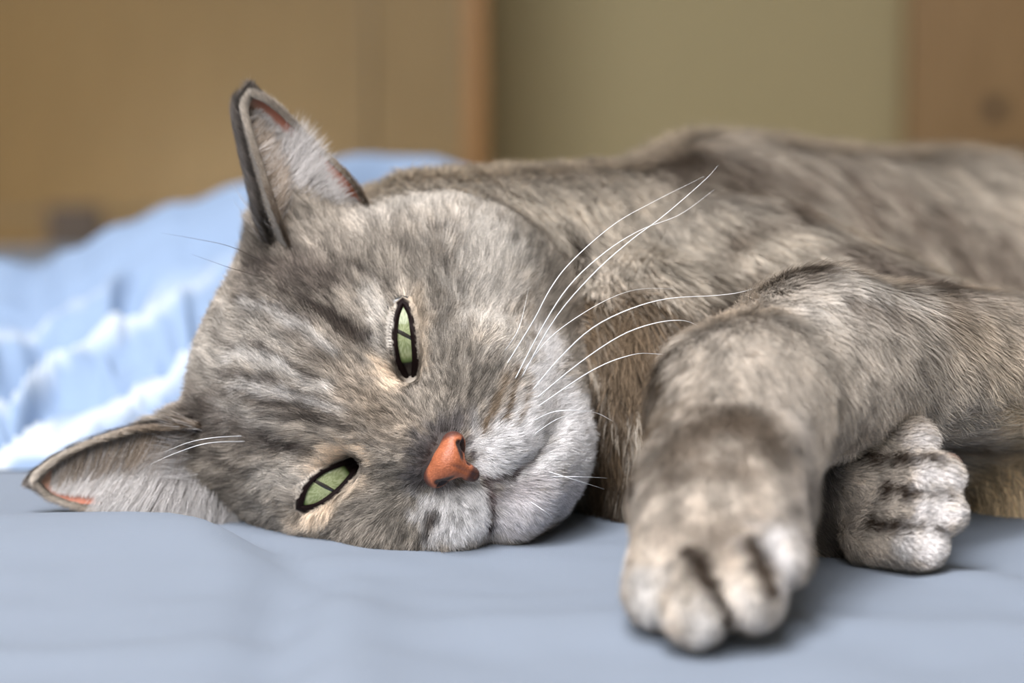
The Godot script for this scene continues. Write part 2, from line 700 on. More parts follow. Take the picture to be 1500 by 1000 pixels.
func bedding() -> void:
	var mattress := thing("mattress", "thick pale mattress under the grey-blue sheet", "mattress", Vector3(0, -0.59, -0.42))
	var core := put("mattress_body", rounded_box(Vector3(2.0, 0.58, 2.1), 0.05), plain(srgb(205, 200, 192), 0.9), mattress)
	core.position.y = 0.29
	# the sheet: a cloth with thickness, finely meshed round the cat
	var xs := []
	var zs := []
	var x := -1.02
	while x < 1.021:
		xs.append(x)
		x += 0.004 if x > -0.3 and x < 0.42 else 0.04
	var z := -1.46
	while z < 0.63:
		zs.append(z)
		z += 0.004 if z > -0.46 and z < 0.22 else 0.04
	var v := PackedVector3Array()
	var ix := PackedInt32Array()
	for under in [0.0, 0.004]:
		for b in zs:
			for a in xs:
				v.append(Vector3(a, sheet_height(a, b) - under, b))
	var nx := xs.size()
	var nz := zs.size()
	var low := nx * nz
	for j in nz - 1:
		for i in nx - 1:
			var o := j * nx + i
			ix.append_array([o, o + 1, o + nx, o + 1, o + nx + 1, o + nx])
			ix.append_array([low + o, low + o + nx, low + o + 1, low + o + 1, low + o + nx, low + o + nx + 1])
	var m := put("bed_sheet", arrays(v, normals_of(v, ix), PackedColorArray(), ix), cloth(srgb(117, 126, 139), 3200.0, 0.2))
	m.set_meta("label", "smooth grey-blue bed sheet the cat is lying on")
	m.set_meta("category", "bed sheet")

	# the crumpled blue blanket heaped behind the head
	var crest := [[-320, 372], [-150, 390], [0, 384], [55, 398], [110, 365], [180, 330], [270, 302], [370, 270], [450, 246], [530, 232], [620, 238], [720, 262], [860, 330]]
	var tone := tinted(0.85, 0.2)
	var make := func(s: float, t: float) -> Vector3:
		var px := lerpf(-320, 780, s)
		var depth := lerpf(0.715 + 0.2 * smoothstep(380.0, 600.0, px), 1.5, t)
		var row := 0.0
		for i in crest.size() - 1:
			if px >= crest[i][0] and px <= crest[i + 1][0] + 0.01:
				row = lerpf(crest[i][1], crest[i + 1][1], smoothstep(0.0, 1.0, (px - crest[i][0]) / (crest[i + 1][0] - crest[i][0])))
		var top := at(px, row, 1.05).y
		var base := at(px, 560, 1.05)
		var rise := smoothstep(0.0, 0.45, t) if t < 0.45 else 1.0 - 0.85 * smoothstep(0.45, 1.0, t)
		var g := EYE + (base - EYE) * (depth / 1.05)
		var lean := t * 62.0 - px * 0.03 + 3.0 * broad.get_noise_2d(px * 0.004, t * 5.0)
		var folds := (1.0 - absf(sin(lean * 0.5))) * 0.019 + (1.0 - absf(sin(lean * 0.9 + 1.7 + 2.0 * broad.get_noise_2d(px * 0.006 + 7.0, t * 6.0)))) * 0.009 - 0.009
		var h := top * rise + folds * smoothstep(0.01, 0.06, t) * (1.0 - smoothstep(0.2, 0.34, t))
		h += broad.get_noise_2d(px * 0.004 + 30.0, t * 6.0) * 0.004 * smoothstep(0.0, 0.2, t)
		return Vector3(g.x, maxf(h, sheet_height(g.x, g.z) + 0.0006), g.z)
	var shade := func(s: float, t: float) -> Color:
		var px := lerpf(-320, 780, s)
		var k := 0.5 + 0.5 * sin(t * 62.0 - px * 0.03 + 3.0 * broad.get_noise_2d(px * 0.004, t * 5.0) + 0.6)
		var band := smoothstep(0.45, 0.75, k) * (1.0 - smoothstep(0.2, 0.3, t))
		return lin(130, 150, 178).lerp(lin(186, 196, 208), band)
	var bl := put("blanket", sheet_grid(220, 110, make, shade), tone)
	bl.set_meta("label", "crumpled light blue blanket heaped behind the cat's head")
	bl.set_meta("category", "blanket")

# ---------------------------------------------------------------- the cat
var blobs: Array = []                     # everything that makes the body
var strokes := []                         # markings of the coat: [a, b, width, colour, strength]
var stroke_cells := {}
const CELL := 0.015
var eyes := []
var nose_blobs := []                            # measured eye openings

func add(o: Blob, zone: int, hair: float, flow := Vector3.INF) -> Blob:
	o.zone = zone
	o.hair = hair * 0.001
	if flow != Vector3.INF:
		o.flow = flow.normalized()
	blobs.append(o)
	return o

func mm_cone(a: Array, ra: float, b: Array, rb: float, k := 10.0, cut := false) -> Blob:
	return cone(hp(a[0], a[1], a[2]), ra * 0.001, hp(b[0], b[1], b[2]), rb * 0.001, k * 0.001, cut)

func mm_egg(c: Array, r: Array, k := 12.0, cut := false) -> Blob:
	return egg(hp(c[0], c[1], c[2]), head.basis, Vector3(r[0], r[1], r[2]) * 0.001, k * 0.001, cut)

func build_blobs() -> void:
	var R := cam_right
	var U := cam_up
	var Bk := cam_back
	# torso and hind end
	var down := R * 0.5 - U * 0.9 + Bk * 0.25
	add(cone(at(1050, 424, 0.79), 0.053, at(1400, 462, 0.85), 0.056, 0.02), 1, 17, down)
	add(cone(at(1400, 462, 0.85), 0.056, at(1850, 530, 0.95), 0.058, 0.02), 1, 17, down)
	add(cone(at(1500, 650, 0.672), 0.033, at(1750, 650, 0.73), 0.036, 0.02), 1, 18, R * 0.3 - U)
	# neck and chest
	add(cone(at(640, 455, 0.675), 0.041, at(960, 455, 0.745), 0.05, 0.02), 1, 12, R * 0.05 - U * 0.8 + Bk * 0.7)
	add(cone(at(925, 560, 0.668), 0.04, at(1010, 650, 0.655), 0.036, 0.02), 1, 12, R * 0.1 - U)
	# shoulder, upper arm
	add(cone(at(1085, 475, 0.71), 0.041, at(1330, 565, 0.665), 0.034, 0.015), 1, 11, R * 0.45 - U * 0.6 + Bk * 0.5)
	# near foreleg
	add(cone(at(1450, 545, 0.63), 0.0225, at(1200, 535, 0.58), 0.0225, 0.012), 2, 7.5, R * 0.8 - U * 0.45 + Bk * 0.3)
	add(cone(at(1200, 535, 0.58), 0.0225, at(1085, 600, 0.545), 0.0205, 0.012), 2, 7, R * 0.4 - U * 0.9 + Bk * 0.3)
	add(cone(at(1085, 600, 0.545), 0.0205, at(1058, 740, 0.51), 0.0195, 0.01), 3, 6, -U + Bk * 0.3)
	add(cone(at(1058, 740, 0.51), 0.0195, at(1045, 815, 0.496), 0.0185, 0.008), 3, 5, -U + Bk * 0.3)
	for q in [[985, 790, 0.50, 964, 866, 0.484, 8.6], [1032, 800, 0.491, 1020, 892, 0.473, 8.8], [1090, 795, 0.490, 1099, 870, 0.473, 8.8], [1130, 765, 0.494, 1147, 816, 0.482, 7.2]]:
		add(cone(at(q[0], q[1], q[2]), q[6] * 0.001, at(q[3], q[4], q[5]), (q[6] - 0.6) * 0.001, 0.0012), 3, 2.6, -U + Bk * 0.3)
	# far foreleg
	add(cone(at(1120, 720, 0.635), 0.022, at(1235, 720, 0.60), 0.0205, 0.01), 2, 8, R - U * 0.3)
	add(cone(at(1225, 718, 0.602), 0.0195, at(1290, 712, 0.582), 0.0165, 0.006), 3, 5, R - U * 0.3)
	for q in [[1270, 655, 0.582, 1338, 648, 0.570, 6.2], [1285, 697, 0.576, 1376, 700, 0.560, 6.3], [1285, 742, 0.572, 1380, 752, 0.556, 6.3], [1270, 785, 0.572, 1352, 800, 0.556, 6.2]]:
		add(cone(at(q[0], q[1], q[2]), (q[6] + 0.9) * 0.001, at(q[3], q[4], q[5]), q[6] * 0.001, 0.0012), 3, 2.6, R - U * 0.2)
	# head
	add(mm_egg([2, 20, -40], [46, 36, 38]), 0, 7)
	add(mm_egg([34, -8, -40], [36, 38, 34], 14), 0, 9)
	add(mm_egg([-24, -12, -32], [30, 36, 30], 14), 0, 8)
	add(mm_cone([0, 14, -12], 17, [0, -21, 14], 10, 14), 0, 4)
	add(mm_egg([25, -1, -10.5], [13, 12.5, 12], 8), 0, 4)
	add(mm_egg([-25, -1, -10.5], [13, 12.5, 12], 8), 0, 4)
	add(mm_egg([11.5, -38, 8], [15, 11, 11], 7), 0, 5)
	add(mm_egg([-11.5, -38, 8], [15, 10.5, 11], 7), 0, 5)
	add(mm_egg([2, -52, 2], [17, 9.5, 11], 6), 0, 6)
	add(mm_egg([14, -38, -20], [29, 22, 24], 12), 0, 6)
	add(mm_egg([8, -49, -12], [23, 17, 15], 8), 0, 6)
	add(mm_egg([21, -25, 0], [19, 17, 14], 12), 0, 5)
	add(mm_egg([-22, -26, 0], [19, 17, 15], 12), 0, 5)
	# ear roots
	add(cone(at(415, 425, 0.637), 0.013, at(401, 345, 0.634), 0.006, 0.008), 0, 8)
	add(cone(at(300, 640, 0.632), 0.010, at(240, 640, 0.634), 0.005, 0.008), 0, 8)
	add(mm_cone([33, 36, -36], 12, [46, 46, -36], 9, 12), 0, 6)
	add(mm_cone([-34, 32, -36], 12, [-44, 42, -36], 8, 12), 0, 6)
	# lips
	add(mm_cone([0, -36, 24], 0.9, [0, -43, 19], 1.1, 2.0, true), 0, 4)
	add(mm_cone([0, -43, 19.5], 1.2, [12, -50, 12], 1.3, 2.5, true), 0, 4)
	add(mm_cone([12, -50, 12], 1.3, [26, -51, 0], 1.0, 2.5, true), 0, 4)
	add(mm_cone([0, -43, 19.5], 1.2, [-12, -49.5, 12], 1.3, 2.5, true), 0, 4)
	add(mm_cone([-12, -49.5, 12], 1.3, [-26, -50, 0], 1.0, 2.5, true), 0, 4)

func local(px: float, py: float, w: float) -> Vector3:      # measured point -> head millimetres at height w
	var d := HEAD_DEPTH - w * 0.001
	return (head.affine_inverse() * at(px, py, d)) * 1000.0

func mark(points: Array, width: float, c: Color, strength: float) -> void:
	# a marking drawn along measured points, laid on the surface: width in millimetres
	var last := Vector3.INF
	for q in points:
		var p := trace(q[0], q[1], blobs)
		if p == Vector3.INF:
			last = p
			continue
		if last == Vector3.INF:
			last = p
			if points.size() > 1:
				continue
		var s := [last, p, width * 0.001, c, strength]
		var lo := Vector3i(((last.min(p) - Vector3.ONE * width * 0.0022) / CELL).floor())
		var hi := Vector3i(((last.max(p) + Vector3.ONE * width * 0.0022) / CELL).floor())
		for x in range(lo.x, hi.x + 1):
			for y in range(lo.y, hi.y + 1):
				for z in range(lo.z, hi.z + 1):
					var key := Vector3i(x, y, z)
					if not stroke_cells.has(key):
						stroke_cells[key] = []
					stroke_cells[key].append(strokes.size())
		strokes.append(s)
		last = p

var base_head := Color()
var base_body := Color()
var base_leg := Color()
var base_paw := Color()

func coat(p: Vector3, zone: int) -> Color:
	var c := base_head
	if zone == 1:
		c = base_body
	elif zone == 2:
		c = base_leg
	elif zone == 3:
		c = base_paw
	var n := broad.get_noise_3dv(p * 60.0)
	c = c * (1.0 + 0.16 * n)
	# one marking may be laid in several pieces: keep the strongest of each
	var seen := {}
	var cells = stroke_cells.get(Vector3i((p / CELL).floor()))
	if cells != null:
		var rag := 1.0 + 0.5 * fine.get_noise_3dv(p * 220.0)
		for i in cells:
			var s: Array = strokes[i]
			var a: Vector3 = s[0]
			var ab: Vector3 = s[1] - a
			var t := 0.0
			var l2 := ab.length_squared()
			if l2 > 1e-12:
				t = clampf((p - a).dot(ab) / l2, 0.0, 1.0)
			var d: float = (p - a - ab * t).length() / (s[2] * rag)
			if d < 2.0:
				var f: float = minf(1.0, s[4] * 1.2 * exp(-d * d * 0.8))
				c = c.lerp(s[3], f)
	return c

func markings() -> void:
	base_head = lin(184, 174, 162)
	base_body = lin(206, 196, 182)
	base_leg = lin(208, 198, 186)
	base_paw = lin(228, 217, 204)
	var dark := lin(64, 57, 53)
	var mid := lin(130, 124, 116)
	var brown := lin(134, 118, 100)
	var pale := lin(222, 216, 208)
	var cream := lin(252, 232, 208)
	var white := lin(252, 250, 250)
	# forehead and brows
	mark([[470, 462], [510, 492], [552, 516]], 2.9, dark, 0.95)
	mark([[402, 636], [430, 648], [466, 662]], 2.7, dark, 0.95)
	mark([[385, 405], [440, 412], [490, 425]], 6, lin(112, 103, 96), 0.9)
	mark([[395, 380], [385, 430]], 6, dark, 0.5)
	mark([[430, 440], [470, 460]], 4, dark, 0.5)
	mark([[290, 590], [335, 605], [385, 628]], 6, lin(112, 103, 96), 0.9)
	mark([[300, 610], [330, 640]], 5, dark, 0.5)
	mark([[330, 560], [400, 580], [470, 600]], 3, dark, 0.4)
	mark([[380, 470], [440, 500], [500, 540]], 3, dark, 0.4)
	mark([[360, 520], [420, 545], [480, 575]], 3.4, pale, 0.45)
	mark([[340, 480], [400, 520]], 8, pale, 0.35)
	mark([[300, 520], [340, 540]], 9, pale, 0.4)
	mark([[360, 600], [410, 612]], 4, pale, 0.4)
	mark([[510, 570], [560, 600], [610, 630]], 9, brown, 0.35)
	for q in [[[360, 440], [420, 462], [470, 490]], [[330, 500], [400, 520], [470, 555]], [[345, 545], [410, 565], [480, 590]], [[350, 572], [420, 594], [500, 614]], [[400, 604], [460, 617], [520, 627]], [[420, 438], [470, 466], [515, 496]], [[500, 400], [540, 410], [570, 430]], [[640, 400], [690, 428], [750, 450]], [[640, 350], [720, 378], [790, 420]], [[330, 690], [380, 720], [420, 764]], [[300, 655], [340, 670], [390, 690]]]:
		mark(q, 1.3, lin(84, 76, 70), 0.7)
	for q in [[[380, 455], [440, 482], [500, 525]], [[345, 522], [420, 542], [490, 575]], [[360, 560], [430, 580], [510, 604]]]:
		mark(q, 1.3, lin(226, 222, 218), 0.5)
	# pale hair behind the upper eye and beyond
	mark([[545, 440], [565, 470], [566, 510]], 3.2, pale, 0.65)
	mark([[560, 542], [574, 556], [588, 572]], 2.8, cream, 1.0)
	mark([[606, 442], [616, 480], [622, 515], [620, 545]], 2.3, cream, 1.0)
	mark([[640, 430], [650, 500], [690, 580]], 9, mid, 0.55)
	mark([[700, 350], [730, 380], [720, 430]], 8, pale, 0.7)
	mark([[690, 400], [720, 470], [750, 520]], 7, pale, 0.5)
	mark([[760, 330], [790, 390], [800, 450]], 8, mid, 0.45)
	mark([[560, 330], [620, 310], [700, 310]], 9, pale, 0.35)
	mark([[560, 380], [600, 400]], 8, mid, 0.4)
	# lower eye
	mark([[466, 690], [495, 666], [528, 662], [544, 672]], 2.5, cream, 1.0)
	mark([[436, 762], [480, 742], [510, 722], [545, 702]], 2.6, cream, 1.0)
	mark([[400, 700], [440, 700]], 5, pale, 0.5)
	mark([[390, 740], [430, 770]], 5, pale, 0.3)
	mark([[520, 740], [580, 750], [620, 770]], 7, mid, 0.7)
	mark([[560, 690], [600, 700], [620, 715]], 5, mid, 0.7)
	mark([[340, 700], [400, 750]], 8, mid, 0.35)
	for q in [[[598, 550], [604, 568]], [[583, 512], [589, 530], [597, 550]], [[516, 682], [532, 674]], [[442, 741], [436, 746]]]:
		mark(q, 1.6, lin(30, 25, 24), 1.0)
	# round the nose
	mark([[682, 650], [690, 668], [700, 690]], 1.3, lin(58, 42, 40), 0.9)
	mark([[640, 712], [660, 710], [690, 708]], 1.3, lin(58, 42, 40), 0.9)
	mark([[612, 700], [625, 655], [650, 630], [672, 622]], 3.2, lin(104, 100, 100), 0.85)
	mark([[600, 590], [640, 610]], 5, mid, 0.55)
	# muzzle
	mark([[715, 655], [745, 645], [790, 620]], 5, white, 1.0)
	mark([[760, 620], [785, 570], [800, 510]], 5, white, 0.9)
	mark([[720, 680], [770, 680], [820, 660]], 5.5, white, 1.0)
	mark([[650, 742], [680, 738], [700, 742]], 5, white, 1.0)
	mark([[655, 765], [695, 765]], 4.5, white, 1.0)
	mark([[820, 590], [838, 650], [825, 730]], 7, white, 1.0)
	mark([[750, 742], [800, 738], [838, 725]], 6, lin(246, 242, 244), 1.0)
	mark([[735, 765], [790, 760]], 4, lin(240, 236, 238), 0.9)
	mark([[850, 610], [856, 680]], 4, white, 0.8)
	mark([[735, 560], [720, 600], [706, 632]], 1.2, brown, 0.95)
	mark([[752, 545], [742, 590], [735, 618]], 0.9, brown, 0.9)
	mark([[768, 560], [760, 600], [752, 625]], 0.7, brown, 0.8)
	mark([[695, 590], [715, 560], [725, 530]], 2.2, mid, 0.7)
	mark([[612, 700], [625, 655], [650, 630], [672, 622]], 2.0, lin(112, 107, 106), 0.95)
	mark([[622, 705], [634, 668], [655, 640]], 1.2, lin(92, 86, 84), 0.9)
	for q in [[640, 758], [660, 745], [672, 758], [686, 740], [652, 772], [668, 728], [740, 655], [760, 650], [775, 668], [758, 672], [790, 640], [742, 690]]:
		mark([q], 0.9, dark, 0.55)
	mark([[628, 775], [632, 755], [640, 742]], 1.6, dark, 0.7)
	mark([[703, 697], [716, 720], [714, 770]], 1.1, lin(92, 74, 72), 0.85)
	mark([[708, 700], [745, 692], [785, 664]], 1.1, lin(92, 78, 76), 0.8)
	mark([[730, 722], [770, 705]], 3.0, lin(160, 148, 148), 0.4)
	# throat and chest in deep brown folds
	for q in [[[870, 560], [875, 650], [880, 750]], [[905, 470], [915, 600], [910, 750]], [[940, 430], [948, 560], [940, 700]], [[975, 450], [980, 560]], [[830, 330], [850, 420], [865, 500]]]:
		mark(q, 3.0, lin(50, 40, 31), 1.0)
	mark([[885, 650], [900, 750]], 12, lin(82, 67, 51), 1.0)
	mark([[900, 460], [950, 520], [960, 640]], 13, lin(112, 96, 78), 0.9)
	mark([[1000, 480], [1040, 440], [1090, 410], [1190, 412]], 6, lin(98, 86, 74), 0.8)
	mark([[1010, 400], [1060, 350], [1110, 335]], 5, lin(112, 100, 88), 0.6)
	mark([[960, 350], [1040, 300], [1150, 330]], 8, lin(168, 160, 150), 0.5)
	mark([[580, 262], [680, 268], [800, 272]], 9, lin(226, 220, 214), 0.8)
	mark([[850, 260], [960, 235]], 8, lin(214, 208, 200), 0.6)
	mark([[1180, 455], [1260, 425], [1340, 440]], 7, lin(226, 220, 212), 0.8)
	# back: soft brown stripes
	for q in [[[1000, 245], [985, 270]], [[1060, 250], [1070, 290]], [[1130, 260], [1150, 320]], [[1200, 260], [1230, 330]], [[1270, 280], [1310, 350]], [[1340, 300], [1390, 400]], [[1420, 330], [1450, 420]]]:
		mark(q, 8.0, lin(112, 94, 82), 0.6)
	mark([[1230, 370], [1310, 420], [1380, 460]], 9, lin(100, 88, 80), 0.7)
	mark([[1080, 215], [1200, 222], [1320, 240]], 7, lin(176, 168, 160), 0.5)
	mark([[1470, 600], [1500, 640]], 10, lin(226, 206, 174), 0.8)
	mark([[1400, 480], [1500, 520]], 14, lin(182, 168, 150), 0.6)
	mark([[1460, 680], [1500, 700]], 14, lin(240, 218, 182), 0.95)
	mark([[1430, 740], [1500, 740]], 10, lin(236, 212, 174), 0.95)
	# legs and paws
	mark([[1000, 650], [1070, 615], [1130, 650]], 7, lin(126, 112, 98), 0.75)
	mark([[990, 690], [1080, 680]], 5, lin(132, 118, 104), 0.6)
	mark([[1160, 620], [1180, 700], [1165, 780]], 6, lin(200, 192, 184), 0.8)
	mark([[1000, 770], [1060, 790], [1100, 760]], 6, lin(160, 144, 128), 0.4)
	mark([[940, 850], [950, 900], [985, 935]], 5.5, lin(246, 242, 238), 0.9)
	mark([[1030, 905], [1035, 940]], 4.5, lin(246, 242, 238), 0.9)
	mark([[1100, 880], [1112, 915]], 4.5, lin(244, 238, 232), 0.85)
	mark([[1130, 790], [1150, 850]], 4.5, lin(250, 247, 246), 1.0)
	mark([[1010, 800], [1030, 840], [1062, 900]], 2.3, lin(66, 55, 46), 1.0)
	mark([[1100, 785], [1112, 830], [1124, 860]], 1.9, lin(78, 66, 56), 1.0)
	mark([[1150, 500], [1250, 470], [1350, 500]], 9, lin(176, 168, 158), 0.5)
	mark([[1230, 440], [1300, 450]], 4, lin(118, 106, 96), 0.5)
	mark([[1200, 680], [1195, 760], [1230, 800]], 8, lin(104, 98, 94), 0.75)
	for q in [[[1262, 676], [1310, 676], [1368, 674]], [[1290, 722], [1330, 724], [1385, 727]], [[1270, 768], [1320, 774], [1375, 778]]]:
		mark(q, 2.1, lin(66, 54, 45), 1.0)
	mark([[1335, 642], [1362, 646]], 3, lin(246, 242, 240), 0.9)
	mark([[1350, 700], [1400, 704]], 3, lin(248, 244, 242), 1.0)
	mark([[1350, 750], [1404, 753]], 3, lin(248, 244, 242), 1.0)
	mark([[1320, 798], [1376, 802]], 3.4, lin(248, 244, 242), 1.0)
	mark([[1250, 620], [1330, 625]], 5, lin(140, 128, 116), 0.5)

func cat() -> void:
	build_blobs()
	markings()
	var root := thing("cat", "grey tabby cat with green half-closed eyes lying on its cheek on the sheet", "cat", at(900, 700, 0.64))
	root.position.y = 0.0
	var inv := -root.position
	eyes = [
		{"c": [591.5, 490.0], "pupil": [591.0, 489.0], "ring": [[590, 446], [584, 464], [581, 490], [583, 514], [588, 534], [600, 557], [604, 536], [604, 511], [602, 485], [598, 462]], "inner": [600.0, 557.0], "duct": 5.0},
		{"c": [476.0, 712.0], "pupil": [474.0, 711.0], "ring": [[441, 742], [451, 714], [470, 695], [494, 684], [522, 677], [513, 693], [500, 709], [481, 726], [461, 738]], "inner": [522.0, 677.0], "duct": 4.0},
	]
	# the skin opens round the eyes
	var open_skin := blobs.duplicate()
	for e in eyes:
		var ring: Array = e.ring
		var l0 := local(ring[0][0], ring[0][1], 1.0)
		var l1 := local(ring[ring.size() / 2][0], ring[ring.size() / 2][1], 1.0)
		if ring.size() % 2 == 1:
			l1 = local(ring[4][0], ring[4][1], 1.0)
		var x := (l1 - l0).normalized()
		x = Vector3(x.x, x.y, 0).normalized()
		var b := Basis(x, Vector3(0, 0, 1).cross(x), Vector3(0, 0, 1))
		var m := (l0 + l1) * 0.5
		open_skin.append(egg(hp(m.x, m.y, 2.0), head.basis * b, Vector3((l1 - l0).length() * 0.5 + 3.6, 4.4, 9.0) * 0.001, 0.001, true))
	# skin: one continuous surface
	var t0 := Time.get_ticks_msec()
	var got := mesh_field(open_skin, Vector3(-0.2, -0.03, -0.42), Vector3(0.36, 0.14, 0.15), 0.0022)
	var v: PackedVector3Array = got[0]
	var ix: PackedInt32Array = got[1]
	for i in v.size():
		v[i].y = maxf(v[i].y, sheet_height(v[i].x, v[i].z) + 0.0016)
	var n := normals_of(v, ix)
	print("body ", v.size(), " ", Time.get_ticks_msec() - t0)
	# what hair grows where
	var flow := PackedVector3Array()
	var hair := PackedFloat32Array()
	var zone := PackedInt32Array()
	var col := PackedColorArray()
	var nose_tip := hp(0, -26, 20)
	for i in v.size():
		var p := v[i]
		var f := Vector3.ZERO
		var l := 0.0
		var ws := 0.0
		var best := 1000.0
		var z := 0
		for o: Blob in blobs:
			if o.cut:
				continue
			var d := o.dist(p)
			if d < best:
				best = d
				z = o.zone
			var w := exp(-maxf(d, 0.0) / 0.004)
			if w < 0.001:
				continue
			var g := o.flow
			if o.zone == 0:
				g = (p - nose_tip).normalized()
			f += g * w
			l += o.hair * w
			ws += w
		f = f / maxf(ws, 1e-6)
		l = l / maxf(ws, 1e-6)
		if z == 0:
			var away := p.distance_to(nose_tip)
			l = clampf(0.0016 + away * 0.06, 0.0018, l * 0.9)
		flow.append(f)
		hair.append(l)
		zone.append(z)
		col.append(coat(p, z) * 0.8)
	for i in v.size():
		v[i] += inv
	var skin := tinted(0.9, 0.1)
	var body := put("body", arrays(v, n, col, ix), skin, root)
	for i in v.size():
		v[i] -= inv
	print("zones ", Time.get_ticks_msec() - t0)
	eye_parts(root, inv)
	nose_part(root, inv)
	ear_parts(root, inv)
	whisker_parts(root, inv)
	# dark leather that shows at the far paw
	var leather := plain(srgb(74, 50, 42), 0.6, 0.3)
	for q in [["paw_pad", 1389, 680, 0.5625, 4.0, 3.0], ["claw", 1343, 632, 0.5665, 2.0, 1.5]]:
		var got_pad := mesh_field([egg(at(q[1], q[2], q[3]), Basis(), Vector3(q[4], q[5], q[5]) * 0.001), cone(at(q[1], q[2], q[3]), q[5] * 0.0008, at(q[1] - 14, q[2] + 4, q[3] + 0.003), q[5] * 0.0008, 0.002)], at(q[1], q[2], q[3]) - Vector3.ONE * 0.01, at(q[1], q[2], q[3]) + Vector3.ONE * 0.01, 0.0006)
		var pv: PackedVector3Array = got_pad[0]
		for i in pv.size():
			pv[i] += inv
		put(q[0], arrays(pv, normals_of(pv, got_pad[1]), PackedColorArray(), got_pad[1]), leather, root)
	if FUR:
		grow(v, n, ix, flow, hair, zone, root, inv)
	print("fur ", Time.get_ticks_msec() - t0)

const FUR := true

# ---------------------------------------------------------------- hair
func tuft(seed_number: int, hairs: int, thin: float) -> ArrayMesh:
	# a lock of tapering bent hairs: x along the hair, y off the skin, z across; unit length
	var r := RandomNumberGenerator.new()
	r.seed = seed_number
	var v := PackedVector3Array()
	var n := PackedVector3Array()
	var c := PackedColorArray()
	var ix := PackedInt32Array()
	for h in hairs:
		var root := Vector3(r.randf_range(-0.3, 0.3), -0.02, r.randf_range(-0.5, 0.5))
		var long := r.randf_range(0.65, 1.1)
		var side := r.randf_range(-0.35, 0.35)
		var lift := r.randf_range(0.75, 1.25)
		var tone := r.randf_range(0.45, 1.5)
		var wide := thin * r.randf_range(0.7, 1.3)
		var path := [Vector3(0, 0, 0), Vector3(0.3, 0.22 * lift, side * 0.2), Vector3(0.66, 0.36 * lift, side * 0.6), Vector3(1.0, 0.4 * lift, side)]
		var width := [0.8, 1.0, 0.75, 0.0]
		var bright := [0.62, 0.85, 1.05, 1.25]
		var first := v.size()
		for i in 4:
			var p: Vector3 = root + path[i] * long
			var d: Vector3 = (path[mini(i + 1, 3)] - path[maxi(i - 1, 0)]).normalized()
			var up := Vector3(-d.y, d.x, 0).normalized()
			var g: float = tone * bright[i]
			if i < 3:
				for s in [-1.0, 1.0]:
					v.append(p + Vector3(0, 0, s * wide * width[i] * 0.5))
					n.append((up + Vector3(0, 0, s * 0.5)).normalized())
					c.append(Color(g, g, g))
			else:
				v.append(p)
				n.append(up)
				c.append(Color(g, g, g))
		for i in 2:
			var o := first + i * 2
			ix.append_array([o, o + 1, o + 2, o + 1, o + 3, o + 2])
		ix.append_array([first + 4, first + 5, first + 6])
	# wind so that the upper side is the front
	var f := (v[ix[2]] - v[ix[0]]).cross(v[ix[1]] - v[ix[0]])
	if f.y < 0:
		for t in range(0, ix.size(), 3):
			var s := ix[t + 1]
			ix[t + 1] = ix[t + 2]
			ix[t + 2] = s
	return arrays(v, n, c, ix)

var hair_material: StandardMaterial3D

func fur_material() -> StandardMaterial3D:
	if hair_material == null:
		hair_material = tinted(0.6, 0.25)
		hair_material.cull_mode = BaseMaterial3D.CULL_DISABLED
		hair_material.backlight_enabled = true
		hair_material.backlight = Color(0.6, 0.6, 0.6)
	return hair_material

func plant(called: String, mesh: ArrayMesh, where: Array, tint: PackedColorArray, parent: Node) -> void:
	if where.is_empty():
		return
	var mm := MultiMesh.new()
	mm.transform_format = MultiMesh.TRANSFORM_3D
	mm.use_colors = true
	mm.mesh = mesh
	mm.instance_count = where.size()
	for i in where.size():
		mm.set_instance_transform(i, where[i])
		mm.set_instance_color(i, tint[i])
	var o := MultiMeshInstance3D.new()
	o.name = called
	o.multimesh = mm
	o.material_override = fur_material()
	o.set_meta("kind", "stuff")
	parent.add_child(o, true)

func stand(p: Vector3, n: Vector3, f: Vector3, long: float, lift: float, wide: float) -> Transform3D:
	var x := (f - n * f.dot(n))
	if x.length_squared() < 1e-6:
		x = n.cross(Vector3(0.3, 0.2, 0.9))
	x = x.normalized()
	var z := x.cross(n).normalized()
	return Transform3D(Basis(x * long, n * (long * lift), z * wide), p)

